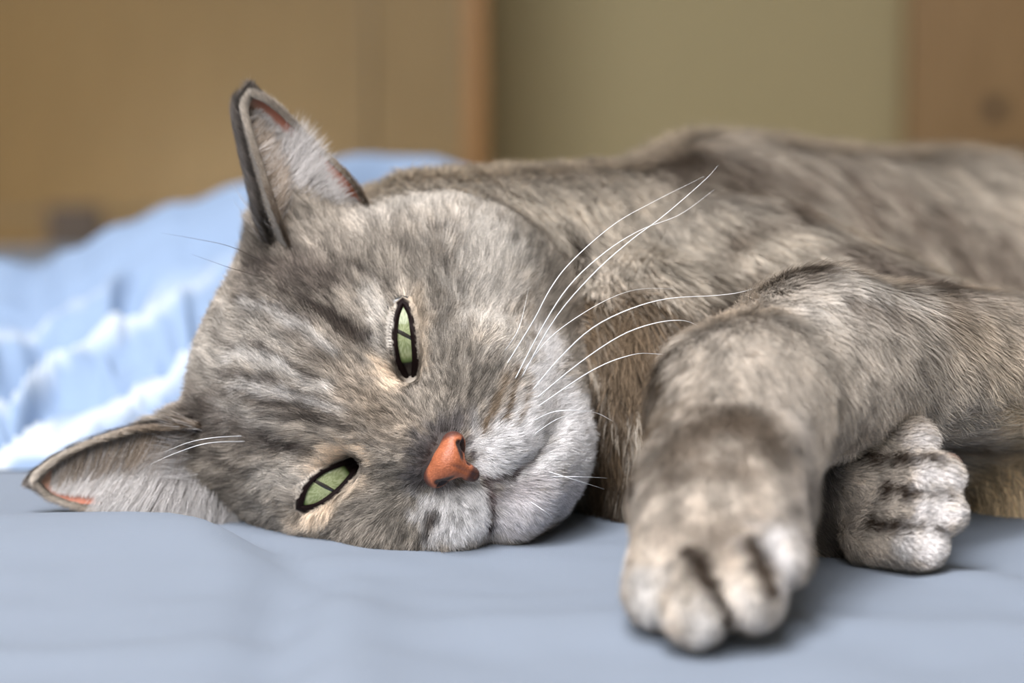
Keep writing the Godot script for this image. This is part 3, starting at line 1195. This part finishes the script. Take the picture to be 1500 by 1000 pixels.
func grow(v: PackedVector3Array, n: PackedVector3Array, ix: PackedInt32Array, flow: PackedVector3Array, hair: PackedFloat32Array, zone: PackedInt32Array, root: Node3D, inv: Vector3) -> void:
	var names := ["head_fur", "body_fur", "leg_fur", "paw_fur"]
	var dense := [4.2e6, 0.9e6, 1.5e6, 2.0e6]
	var wide := [0.0016, 0.0042, 0.0030, 0.0024]
	var bunch := [[tuft(1, 8, 0.06), tuft(2, 8, 0.06)], [tuft(3, 9, 0.055), tuft(4, 9, 0.055)], [tuft(5, 8, 0.06), tuft(6, 8, 0.06)], [tuft(7, 8, 0.07), tuft(8, 8, 0.07)]]
	var where := [[[], []], [[], []], [[], []], [[], []]]
	var tint := [[PackedColorArray(), PackedColorArray()], [PackedColorArray(), PackedColorArray()], [PackedColorArray(), PackedColorArray()], [PackedColorArray(), PackedColorArray()]]
	var to_head := head.affine_inverse()
	var holes := []
	for e in eyes:
		var poly := PackedVector2Array()
		for q in e.ring:
			var l := local(q[0], q[1], 1.0)
			poly.append(Vector2(l.x, l.y))
		var c := local(e.c[0], e.c[1], 1.0)
		holes.append([poly, Vector2(c.x, c.y)])
	for t in range(0, ix.size(), 3):
		var a := v[ix[t]]
		var b := v[ix[t + 1]]
		var c := v[ix[t + 2]]
		var face := (c - a).cross(b - a)
		var area := face.length() * 0.5
		if area < 1e-12:
			continue
		var mid := (a + b + c) / 3.0
		if mid.y < 0.0005:
			continue
		var look := (EYE - mid)
		if look.normalized().dot(face.normalized()) < -0.35:
			continue
		var z := zone[ix[t]]
		var many: float = area * dense[z]
		# nothing stands far outside the frame
		var away := -look.dot(-cam_back)
		var sx := (mid - EYE).dot(cam_right) / (mid - EYE).dot(-cam_back) * LENS
		if sx > 830.0:
			continue
		var count := int(many) + (1 if rng.randf() < many - int(many) else 0)
		for i in count:
			var r1 := sqrt(rng.randf())
			var r2 := rng.randf()
			var w0 := 1.0 - r1
			var w1 := r1 * (1.0 - r2)
			var w2 := r1 * r2
			var p := a * w0 + b * w1 + c * w2
			var nn := (n[ix[t]] * w0 + n[ix[t + 1]] * w1 + n[ix[t + 2]] * w2).normalized()
			var f := flow[ix[t]] * w0 + flow[ix[t + 1]] * w1 + flow[ix[t + 2]] * w2
			var l := hair[ix[t]] * w0 + hair[ix[t + 1]] * w1 + hair[ix[t + 2]] * w2
			var lift := 1.0
			if z == 0:
				var q := (to_head * p) * 1000.0
				var q2 := Vector2(q.x, q.y)
				# bare nose
				if q.z > 8.0 and absf(q.x) < 12.0 and q.y < -18.0 and q.y > -40.0 and field(p + nn * 0.0005, nose_blobs) < 0.0006:
					continue
				var skip := false
				for e in holes:
					var out: Vector2 = q2 - e[1]
					var dist := out.length()
					if dist < 22.0 and q.z > -14.0:
						var gap := edge_gap(q2, e[0])
						if gap < 1.3:
							skip = true
							break
						var m := 1.0 - smoothstep(1.0, 7.0, gap)
						var along: Vector2 = edge_away(q2, e[0])
						f = f.lerp(head.basis * Vector3(along.x, along.y, 0.0), m * 0.85)
						l *= lerpf(1.0, 0.4, 1.0 - smoothstep(0.5, 4.0, gap))
						lift = lerpf(lift, 0.6, m)
				if skip:
					continue
			var wob := Vector3(fine.get_noise_3dv(p * 90.0), fine.get_noise_3dv(p * 90.0 + Vector3(50, 0, 0)), fine.get_noise_3dv(p * 90.0 + Vector3(0, 70, 0)))
			f = f.normalized() + wob * 0.45 + Vector3(rng.randf() - 0.5, rng.randf() - 0.5, rng.randf() - 0.5) * 0.35
			l *= rng.randf_range(0.8, 1.2)
			var cc := coat(p, z)
			var clean := smoothstep(0.45, 0.75, cc.g)          # white and cream hair is less banded
			var tone := rng.randf_range(0.82, 1.2)
			var pick := rng.randf()
			if pick < 0.28:
				tone *= lerpf([0.5, 0.68, 0.66, 0.8][z], 0.72, clean)
			elif pick > 0.72:
				tone *= lerpf([1.38, 1.25, 1.25, 1.12][z], 1.16, clean)
			if z == 2 and rng.randf() < 0.002:
				l *= 1.5
				tone *= 1.3
			tone *= 1.0 + 0.16 * fine.get_noise_3dv(p * 330.0) * (1.0 - 0.6 * clean)
			if z == 0:
				var h := (to_head * p) * 1000.0
				tone *= 1.0 + 0.34 * (1.0 - clean) * fine.get_noise_2d(atan2(h.y + 28.0, h.x) * 13.0, Vector2(h.x, h.y + 28.0).length() * 0.09 + h.z * 0.05)
			else:
				tone *= 1.0 + 0.28 * fine.get_noise_3d(p.x * 130.0, p.y * 40.0, p.z * 60.0)
			var k := rng.randi() % 2
			cc = cc * tone * 1.12
			cc.a = 1.0
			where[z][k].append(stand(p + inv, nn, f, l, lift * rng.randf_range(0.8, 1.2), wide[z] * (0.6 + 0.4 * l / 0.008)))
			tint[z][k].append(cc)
	var total := 0
	for z in 4:
		for k in 2:
			total += where[z][k].size()
			plant(names[z], bunch[z][k], where[z][k], tint[z][k], root)
	print("tufts ", total, " ", where[0][0].size() * 2, " ", where[1][0].size() * 2, " ", where[2][0].size() * 2, " ", where[3][0].size() * 2)

func edge_gap(p: Vector2, poly: PackedVector2Array) -> float:
	var best := 1000.0
	for i in poly.size():
		var q := Geometry2D.get_closest_point_to_segment(p, poly[i], poly[(i + 1) % poly.size()])
		best = minf(best, p.distance_to(q))
	return -best if Geometry2D.is_point_in_polygon(p, poly) else best

func edge_away(p: Vector2, poly: PackedVector2Array) -> Vector2:
	var best := 1000.0
	var out := Vector2.RIGHT
	for i in poly.size():
		var q := Geometry2D.get_closest_point_to_segment(p, poly[i], poly[(i + 1) % poly.size()])
		if p.distance_to(q) < best:
			best = p.distance_to(q)
			out = (p - q).normalized()
	return out

# ---------------------------------------------------------------- eyes
func eye_parts(root: Node3D, inv: Vector3) -> void:
	var R := 17.0
	for e in eyes:
		var c := local(e.c[0], e.c[1], 1.0)
		var centre := Vector3(c.x, c.y, c.z - R)
		var eye := Node3D.new()
		eye.name = "eye"
		root.add_child(eye, true)
		eye.position = head * (centre * 0.001) + inv
		# the glassy ball: iris and pupil are its own colours, seen through a clear coat
		var pc := local(e.pupil[0], e.pupil[1], 1.0)
		var corner := local(e.inner[0], e.inner[1], 1.0)
		var v := PackedVector3Array()
		var n := PackedVector3Array()
		var cc := PackedColorArray()
		var ix := PackedInt32Array()
		var rings := 60
		var reach := 0.0
		for q in e.ring:
			var l := local(q[0], q[1], 1.0)
			reach = maxf(reach, Vector2(l.x - centre.x, l.y - centre.y).length())
		var sides := 96
		for j in rings + 1:
			var th := float(j) / rings * asin(minf((reach + 0.9) / R, 0.98))
			for i in sides + 1:
				var ph := TAU * i / sides
				var q := Vector3(sin(th) * cos(ph), sin(th) * sin(ph), cos(th))
				v.append(head.basis * (q * R * 0.001))
				n.append(head.basis * q)
				var du := q.x * R + centre.x - pc.x
				var dv := q.y * R + centre.y - pc.y
				var rad := Vector2(du, dv).length() / 8.2
				var fib := fine.get_noise_2d(atan2(dv, du) * 14.0, rad * 3.0)
				var col := lin(116, 126, 88).lerp(lin(146, 154, 118), clampf(0.5 + fib + 0.2 * sin(rad * 9.0), 0, 1))
				col = col.lerp(lin(86, 104, 60), smoothstep(0.75, 1.0, rad))
				col = col.lerp(lin(20, 18, 16), smoothstep(0.96, 1.06, rad))
				# the dark inner corner with the third lid
				var to_corner := Vector2(q.x * R + centre.x - corner.x, q.y * R + centre.y - corner.y).length()
				col = col.lerp(lin(22, 18, 17), 1.0 - smoothstep(e.duct - 0.7, e.duct + 0.5, to_corner))
				cc.append(col)
		for j in rings:
			for i in sides:
				var o := j * (sides + 1) + i
				ix.append_array([o, o + 1, o + sides + 1, o + 1, o + sides + 2, o + sides + 1])
		var f := (v[ix[2 + 6 * sides * 20]] - v[ix[6 * sides * 20]]).cross(v[ix[1 + 6 * sides * 20]] - v[ix[6 * sides * 20]])
		if f.dot(n[ix[6 * sides * 20]]) < 0:
			for t in range(0, ix.size(), 3):
				var s := ix[t + 1]
				ix[t + 1] = ix[t + 2]
				ix[t + 2] = s
		var wet := tinted(0.35, 0.25)
		wet.clearcoat_enabled = true
		wet.clearcoat = 0.55
		wet.clearcoat_roughness = 0.02
		put("eyeball", arrays(v, n, cc, ix), wet, eye)
		var black := plain(srgb(9, 9, 10), 0.25, 0.5)
		black.clearcoat_enabled = true
		black.clearcoat = 1.0
		black.clearcoat_roughness = 0.02
		var slit := func(s: float, t: float) -> Vector3:
			var dv := lerpf(-6.0, 6.0, t)
			var du := (s * 2.0 - 1.0) * 0.62 * (1.0 - pow(absf(dv) / 6.0, 2.0))
			var q := Vector3(pc.x - centre.x + du, pc.y - centre.y + dv, 0.0)
			q.z = sqrt(maxf((R + 0.05) * (R + 0.05) - q.x * q.x - q.y * q.y, 0.0)) - 0.04 * absf(s * 2.0 - 1.0)
			return head.basis * (q * 0.001)
		var slit_mesh := sheet_grid(4, 24, slit)
		var sn: PackedVector3Array = slit_mesh.surface_get_arrays(0)[Mesh.ARRAY_NORMAL]
		if sn[62].dot(head.basis.z) < 0:
			slit_mesh = sheet_grid(4, 24, func(s: float, t: float) -> Vector3: return slit.call(1.0 - s, t))
		put("pupil", slit_mesh, black, eye)
		# lids: from the wet dark edge on the ball out to the fur
		var ring := PackedVector2Array()
		var raw := []
		for q in e.ring:
			var l := local(q[0], q[1], 1.0)
			raw.append(Vector2(l.x, l.y))
		var N := 64
		raw.append(raw[0])
		for i in N:
			var t := float(i) / N
			ring.append(spline(raw, t))
		var lv := PackedVector3Array()
		var lc := PackedColorArray()
		var li := PackedInt32Array()
		var steps := [-0.25, 0.0, 0.35, 0.8, 1.3, 2.0, 3.0, 4.4]
		var mid := Vector2(c.x, c.y)
		for j in steps.size():
			for i in N + 1:
				var p := ring[i % N]
				var tan_ := (ring[(i + 1) % N] - ring[(i + N - 1) % N]).normalized()
				var out := Vector2(tan_.y, -tan_.x)
				if out.dot(p - mid) < 0:
					out = -out
				out = (out + (p - mid).normalized() * 0.3).normalized()
				var q: Vector2 = p + out * steps[j]
				var rr := (q - mid).length()
				var ball := centre.z + sqrt(maxf(R * R - rr * rr, 1.0))
				var skin := height_on_head(q)
				var puffy: float = ball + [0.05, 0.3, 0.75, 0.95, 0.95, 0.8, 0.5, 0.0][j]
				var mixed := lerpf(maxf(puffy, minf(skin, puffy + 0.6)), skin - 0.15, smoothstep(1.2, 4.4, steps[j]))
				lv.append(head * (Vector3(q.x, q.y, mixed) * 0.001) + inv - eye.position)
				var wp := head * (Vector3(q.x, q.y, mixed) * 0.001)
				var far: float = 0.9 * smoothstep(5.5, 9.0, (p - mid).length())
				lc.append(lin(26, 21, 20).lerp(coat(wp, 0), smoothstep(1.2 + far, 1.8 + far, steps[j] + 0.25 * fine.get_noise_2d(q.x * 2.0, q.y * 2.0))))
		for j in steps.size() - 1:
			for i in N:
				var o := j * (N + 1) + i
				li.append_array([o, o + 1, o + N + 1, o + 1, o + N + 2, o + N + 1])
		var ln := normals_of(lv, li)
		if ln[3 * (N + 1)].dot(head.basis.z) < 0:
			for t in range(0, li.size(), 3):
				var s := li[t + 1]
				li[t + 1] = li[t + 2]
				li[t + 2] = s
			ln = normals_of(lv, li)
		var lid := tinted(0.6, 0.2)
		put("eyelid", arrays(lv, ln, lc, li), lid, eye)
		if not FUR:
			continue
		var spots := []
		var spot_c := PackedColorArray()
		for k in 1300:
			var i := rng.randi() % N
			var s := rng.randf_range(4.4, 6.8)
			if s < 5.6 and (ring[i] - mid).length() > 7.0:
				continue
			var j := int(s)
			var o := j * (N + 1) + i
			var p := lv[o].lerp(lv[o + N + 1], s - j)
			var away := (lv[o + N + 1] - lv[o]).normalized()
			away += head.basis.y * 0.6 + Vector3(rng.randf() - 0.5, rng.randf() - 0.5, rng.randf() - 0.5) * 0.7
			spots.append(stand(p, ln[o], away, rng.randf_range(0.0010, 0.0020), 0.5, 0.0011))
			spot_c.append(coat(p + eye.position - inv, 0) * rng.randf_range(0.75, 1.3))
		plant("eyelid_fur", tuft(41, 6, 0.1), spots, spot_c, eye)

func height_on_head(q: Vector2) -> float:
	var w := 26.0
	for i in 60:
		var e := field(hp(q.x, q.y, w), blobs) * 1000.0
		if e < 0.05:
			break
		w -= maxf(e * 0.85, 0.05)
	return w

# ---------------------------------------------------------------- nose
func nose_part(root: Node3D, inv: Vector3) -> void:
	nose_blobs = [
		mm_egg([0, -28.6, 23.5], [6.6, 4.4, 5.2], 2.0),
		mm_egg([5.6, -27.6, 21.8], [3.1, 3.3, 3.6], 2.5), mm_egg([-5.6, -27.6, 21.8], [3.1, 3.3, 3.6], 2.5),
		mm_cone([0, -30, 25.0], 3.2, [0, -36.4, 21.4], 2.2, 2.0),
		mm_cone([6.6, -29.4, 26.0], 1.2, [3.0, -33.4, 27.5], 1.1, 0.8, true), mm_cone([6.6, -30.2, 23.0], 1.4, [3.0, -33.6, 23.5], 1.2, 0.8, true), mm_cone([6.4, -31.0, 24.5], 1.6, [9.4, -31.5, 22.0], 1.6, 0.8, true),
		mm_cone([-6.6, -29.4, 26.0], 1.2, [-3.0, -33.4, 27.5], 1.1, 0.8, true), mm_cone([-6.6, -30.2, 23.0], 1.4, [-3.0, -33.6, 23.5], 1.2, 0.8, true), mm_cone([-6.4, -31.0, 24.5], 1.6, [-9.4, -31.5, 22.0], 1.6, 0.8, true),
		mm_cone([0, -29.5, 29.6], 0.35, [0, -37.5, 23.2], 0.4, 0.6, true),
	]
	var parts := nose_blobs
	var c := hp(0, -30, 23)
	var got := mesh_field(parts, c - Vector3.ONE * 0.014, c + Vector3.ONE * 0.014, 0.00045)
	var v: PackedVector3Array = got[0]
	var ix: PackedInt32Array = got[1]
	var n := normals_of(v, ix)
	var col := PackedColorArray()
	for i in v.size():
		var q := (head.affine_inverse() * v[i]) * 1000.0
		var k := lin(172, 103, 72).lerp(lin(150, 86, 58), clampf(0.5 + fine.get_noise_3dv(q * 1.3), 0, 1))
		var edge := Vector2(q.x / 8.8, (q.y + 29.8) / 6.4).length()
		k = k.lerp(lin(84, 52, 44), smoothstep(0.86, 1.05, edge))
		k = k.lerp(lin(70, 44, 38), smoothstep(-34.6, -36.8, q.y))
		var hole := 1000.0
		for o: Blob in parts:
			if o.cut and o.ra > 0.0008:
				hole = minf(hole, o.dist(v[i]))
		k = k.lerp(lin(40, 26, 24), 1.0 - smoothstep(0.0001, 0.0005, hole))
		col.append(k)
		v[i] += inv
	var m := tinted(0.42, 0.45)
	var t := NoiseTexture2D.new()
	t.width = 128
	t.height = 128
	t.seamless = true
	var fn := FastNoiseLite.new()
	fn.noise_type = FastNoiseLite.TYPE_CELLULAR
	fn.frequency = 0.12
	t.noise = fn
	t.as_normal_map = true
	m.normal_enabled = true
	m.normal_texture = t
	m.normal_scale = 0.35
	m.uv1_triplanar = true
	m.uv1_scale = Vector3.ONE * 140.0
	put("nose", arrays(v, n, col, ix), m, root)

# ---------------------------------------------------------------- ears
func ear_parts(root: Node3D, inv: Vector3) -> void:
	# each ear: its two rims from base to tip as [pixel x, pixel y, depth], and how it bulges away
	var ears := [
		{"in": [[447, 425, 0.632], [412, 330, 0.612], [390, 265, 0.611], [371, 205, 0.612], [360, 162, 0.615], [367, 138, 0.617]],
		"out": [[556, 325, 0.642], [512, 262, 0.628], [470, 222, 0.628], [430, 182, 0.624], [396, 152, 0.619], [367, 138, 0.617]],
		"bulge": cam_back * -0.026 - cam_right * 0.020},
		{"in": [[350, 622, 0.628], [250, 625, 0.611], [180, 635, 0.617], [112, 659, 0.622], [68, 687, 0.625], [54, 705, 0.627]],
		"out": [[345, 770, 0.632], [245, 760, 0.617], [182, 751, 0.620], [125, 743, 0.623], [78, 728, 0.626], [54, 705, 0.627]],
		"bulge": cam_back * -0.020 + cam_up * 0.004},
	]
	for e in ears:
		var I := []
		var O := []
		for q in e["in"]:
			I.append(at(q[0], q[1], q[2]))
		for q in e["out"]:
			O.append(at(q[0], q[1], q[2]))
		var bulge: Vector3 = e["bulge"]
		var place := func(s: float, t: float) -> Vector3:
			var a: Vector3 = spline(I, t)
			var b: Vector3 = spline(O, t)
			var deep := sin(PI * pow(clampf(s, 0.0, 1.0), 0.7)) * (1.0 - t * 0.92) * (1.0 - smoothstep(0.85, 1.0, t))
			var p := a.lerp(b, s) + bulge * deep * 0.75
			p.y = maxf(p.y, sheet_height(p.x, p.z) + 0.0035)
			return p
		var nx := 28
		var ny := 40
		var v := PackedVector3Array()
		var ix := PackedInt32Array()
		for j in ny + 1:
			for i in nx + 1:
				v.append(place.call(float(i) / nx, float(j) / ny))
		var w := nx + 1
		for j in ny:
			for i in nx:
				var o := j * w + i
				ix.append_array([o, o + 1, o + w, o + 1, o + w + 1, o + w])
		var n := normals_of(v, ix)
		if n[10 * w + 14].dot(cam_back) < 0:
			for t in range(0, ix.size(), 3):
				var s := ix[t + 1]
				ix[t + 1] = ix[t + 2]
				ix[t + 2] = s
			n = normals_of(v, ix)
		# the back of the ear, a millimetre and a half away, and the rim between
		var k := v.size()
		var all := v.duplicate()
		var nn := n.duplicate()
		var jx := ix.duplicate()
		var col := PackedColorArray()
		var pink := lin(176, 118, 100)
		for j in ny + 1:
			for i in nx + 1:
				var s := float(i) / nx
				var t := float(j) / ny
				var c := lin(200, 168, 150).lerp(pink, smoothstep(0.5, 0.95, s)).lerp(lin(168, 88, 50), smoothstep(0.6, 0.85, s) * (1.0 - smoothstep(0.2, 0.4, t)))
				col.append(c)
		for i in k:
			var s := float(i % w) / nx
			var thick := 0.0012 * (0.3 + 0.7 * sin(PI * s))
			all.append(v[i] - n[i] * thick)
			nn.append(-n[i])
			col.append(lin(150, 144, 138))
		for t in range(0, ix.size(), 3):
			jx.append_array([k + ix[t], k + ix[t + 2], k + ix[t + 1]])
		for j in ny:
			for side in [0, nx]:
				var o: int = j * w + side
				jx.append_array([o, o + w, k + o, k + o, o + w, k + o + w])
		for i in all.size():
			all[i] += inv
		var ear := put("ear", arrays(all, nn, col, jx), tinted(0.7, 0.2), root)
		var m: StandardMaterial3D = ear.material_override
		m.cull_mode = BaseMaterial3D.CULL_DISABLED
		m.backlight_enabled = true
		m.backlight = Color(0.5, 0.4, 0.36)
		if not FUR:
			continue
		# hair: short on the back, shorter on the rims, long and white across the inside
		var back := []
		var back_c := PackedColorArray()
		var inner := []
		var inner_c := PackedColorArray()
		var rim := []
		var rim_c := PackedColorArray()
		for q in 9000:
			var s := rng.randf()
			var t := 1.0 - sqrt(rng.randf())
			if s > 0.9 or s < 0.04:
				continue
			var o := int(t * ny) * w + int(s * nx)
			var p: Vector3 = place.call(s, t)
			var tip: Vector3 = (place.call(s, minf(t + 0.03, 1.0)) - place.call(s, maxf(t - 0.03, 0.0))).normalized()
			back.append(stand(p - n[o] * 0.001 + inv, -n[o], tip + Vector3(rng.randf() - 0.5, rng.randf() - 0.5, rng.randf() - 0.5) * 0.4, rng.randf_range(0.004, 0.006) + 0.003 * (1.0 - smoothstep(0.0, 0.4, t)), 1.1, 0.0016))
			back_c.append(lin(160, 152, 146) * (rng.randf_range(0.5, 0.8) if rng.randf() < 0.5 else rng.randf_range(0.9, 1.5)))
		for q in 4200:
			# the furred edge: hairs that stand out sideways and forwards from both rims
			var t := rng.randf()
			var inside := rng.randf() < 0.55
			var edge: Array = I if inside else O
			var p: Vector3 = spline(edge, t)
			var tip: Vector3 = (spline(edge, minf(t + 0.03, 1.0)) - spline(edge, maxf(t - 0.03, 0.0))).normalized()
			var across: Vector3 = (spline(O, t) - spline(I, t)).normalized() * (-1.0 if inside else 1.0)
			if t > 0.97:
				across = tip
			var turn := rng.randf_range(-0.6, 1.2)
			var off := (across * cos(turn) + cam_back * sin(turn)).normalized()
			p += across * rng.randf_range(-0.0008, 0.0)
			rim.append(stand(p + inv, off, tip + Vector3(rng.randf() - 0.5, rng.randf() - 0.5, rng.randf() - 0.5) * 0.4, rng.randf_range(0.002, 0.0036), 1.0, 0.0008))
			var c := lin(168, 150, 130).lerp(lin(224, 214, 202), clampf(t * 1.3 - 0.1 + rng.randf_range(-0.3, 0.3), 0, 1))
			if inside and t < 0.35:
				c = c.lerp(lin(120, 104, 90), 0.5)
			rim_c.append(c * rng.randf_range(0.75, 1.25))
		for q in 6500:
			var t := rng.randf_range(-0.02, 0.78) * sqrt(rng.randf())
			var s := rng.randf_range(0.03, 0.6)
			if rng.randf() < 0.2:
				s = rng.randf_range(0.06, 0.85)
			t = maxf(t, 0.0)
			var o := int(t * ny) * w + int(s * nx)
			var p: Vector3 = place.call(s, t)
			var tip: Vector3 = (place.call(s, minf(t + 0.03, 1.0)) - place.call(s, maxf(t - 0.03, 0.0))).normalized()
			var across: Vector3 = (spline(O, t) - spline(I, t)).normalized()
			var f := across * 1.0 + tip * rng.randf_range(0.1, 0.7) + Vector3(rng.randf() - 0.5, rng.randf() - 0.5, rng.randf() - 0.5) * 0.35
			var l := rng.randf_range(0.012, 0.024) * (1.0 - 0.5 * t)
			if q % 6 == 0:
				# tufts at the root of the ear stand up into it
				s = rng.randf_range(0.1, 0.95)
				p = place.call(s, 0.1)
				f = tip + Vector3(rng.randf() - 0.5, rng.randf() - 0.5, rng.randf() - 0.5) * 0.5
			l = minf(l, maxf(ear_width(I, O, t) * (1.0 - s) * (0.8 if t > 0.42 else 1.6), 0.002))
			if (s > 0.74 and t > 0.4) or (s > 0.82 and t < 0.25 and q % 6 != 0):
				continue
			inner.append(stand(p + inv, (n[o] + cam_back * 0.5).normalized(), f, l, rng.randf_range(0.7, 1.6), 0.0024))
			var c := lin(236, 232, 230).lerp(lin(176, 156, 134), (1.0 - smoothstep(0.0, 0.22, s + rng.randf_range(-0.15, 0.12))) * 0.85)
			inner_c.append(c * rng.randf_range(0.7, 1.15))
		var short := tuft(31, 6, 0.1)
		var wisp := tuft(33, 6, 0.055)
		plant("ear_fur", short, back, back_c, root)
		plant("ear_rim_fur", short, rim, rim_c, root)
		plant("inner_ear_fur", wisp, inner, inner_c, root)

func ear_width(a: Array, b: Array, t: float) -> float:
	return (spline(a, t) as Vector3).distance_to(spline(b, t))

# ---------------------------------------------------------------- whiskers
func whisker_parts(root: Node3D, inv: Vector3) -> void:
	var white := plain(srgb(240, 242, 245), 0.35, 0.5)
	var darkish := plain(srgb(70, 64, 60), 0.5, 0.4)
	var lines := [
		[0, 0.22, 0.60, [[738, 540], [780, 472], [808, 420], [840, 380], [900, 328], [960, 294], [1032, 258]]],
		[0, 0.24, 0.60, [[750, 564], [796, 476], [836, 416], [888, 368], [940, 336], [996, 314], [1046, 278]]],
		[0, 0.24, 0.60, [[760, 560], [812, 468], [868, 402], [924, 352], [972, 316], [1032, 264], [1052, 242]]],
		[0, 0.15, 0.60, [[762, 548], [804, 496], [852, 460], [900, 434], [940, 423], [988, 423]]],
		[0, 0.24, 0.59, [[776, 576], [820, 524], [868, 480], [924, 452], [980, 437], [1044, 433], [1084, 428], [1116, 418]]],
		[0, 0.22, 0.59, [[782, 586], [848, 532], [908, 492], [956, 474], [996, 469], [1020, 476], [1040, 492], [1048, 502]]],
		[0, 0.20, 0.59, [[785, 597], [868, 542], [924, 520], [960, 518], [1000, 523]]],
		[0, 0.17, 0.59, [[779, 617], [811, 603], [848, 601], [875, 605], [898, 617]]],
		[0, 0.13, 0.595, [[776, 640], [820, 612], [870, 600]]],
		[0, 0.14, 0.60, [[796, 688], [840, 702], [885, 716]]],
		[0, 0.12, 0.60, [[800, 698], [850, 698], [890, 700]]],
		[0, 0.12, 0.60, [[770, 730], [800, 750], [815, 765]]],
		[0, 0.13, 0.60, [[735, 520], [760, 480], [775, 420]]],
		[0, 0.17, 0.592, [[360, 638], [312, 641], [276, 648], [240, 662]]],
		[0, 0.17, 0.592, [[364, 646], [304, 649], [256, 664], [220, 680]]],
		[1, 0.13, 0.60, [[398, 390], [340, 362], [288, 350], [236, 341]]],
		[1, 0.12, 0.60, [[390, 408], [340, 393], [308, 382], [280, 372]]],
	]
	for q in lines:
		var pts := []
		var path: Array = q[3]
		var start := trace(path[0][0], path[0][1], blobs)
		var d0 := 0.58
		if start != Vector3.INF:
			d0 = (EYE - start).dot(cam_back)
		for i in path.size():
			var t := float(i) / (path.size() - 1)
			pts.append(at(path[i][0], path[i][1], lerpf(d0 + 0.001, q[2], t) - 0.012 * sin(PI * minf(t * 1.4, 1.0))) + inv)
		var r: float = q[1] * 0.00075
		put("whisker", tube(pts, [r, r * 0.95, r * 0.75, r * 0.45, r * 0.12], 5, 28), white if q[0] == 0 else darkish, root)
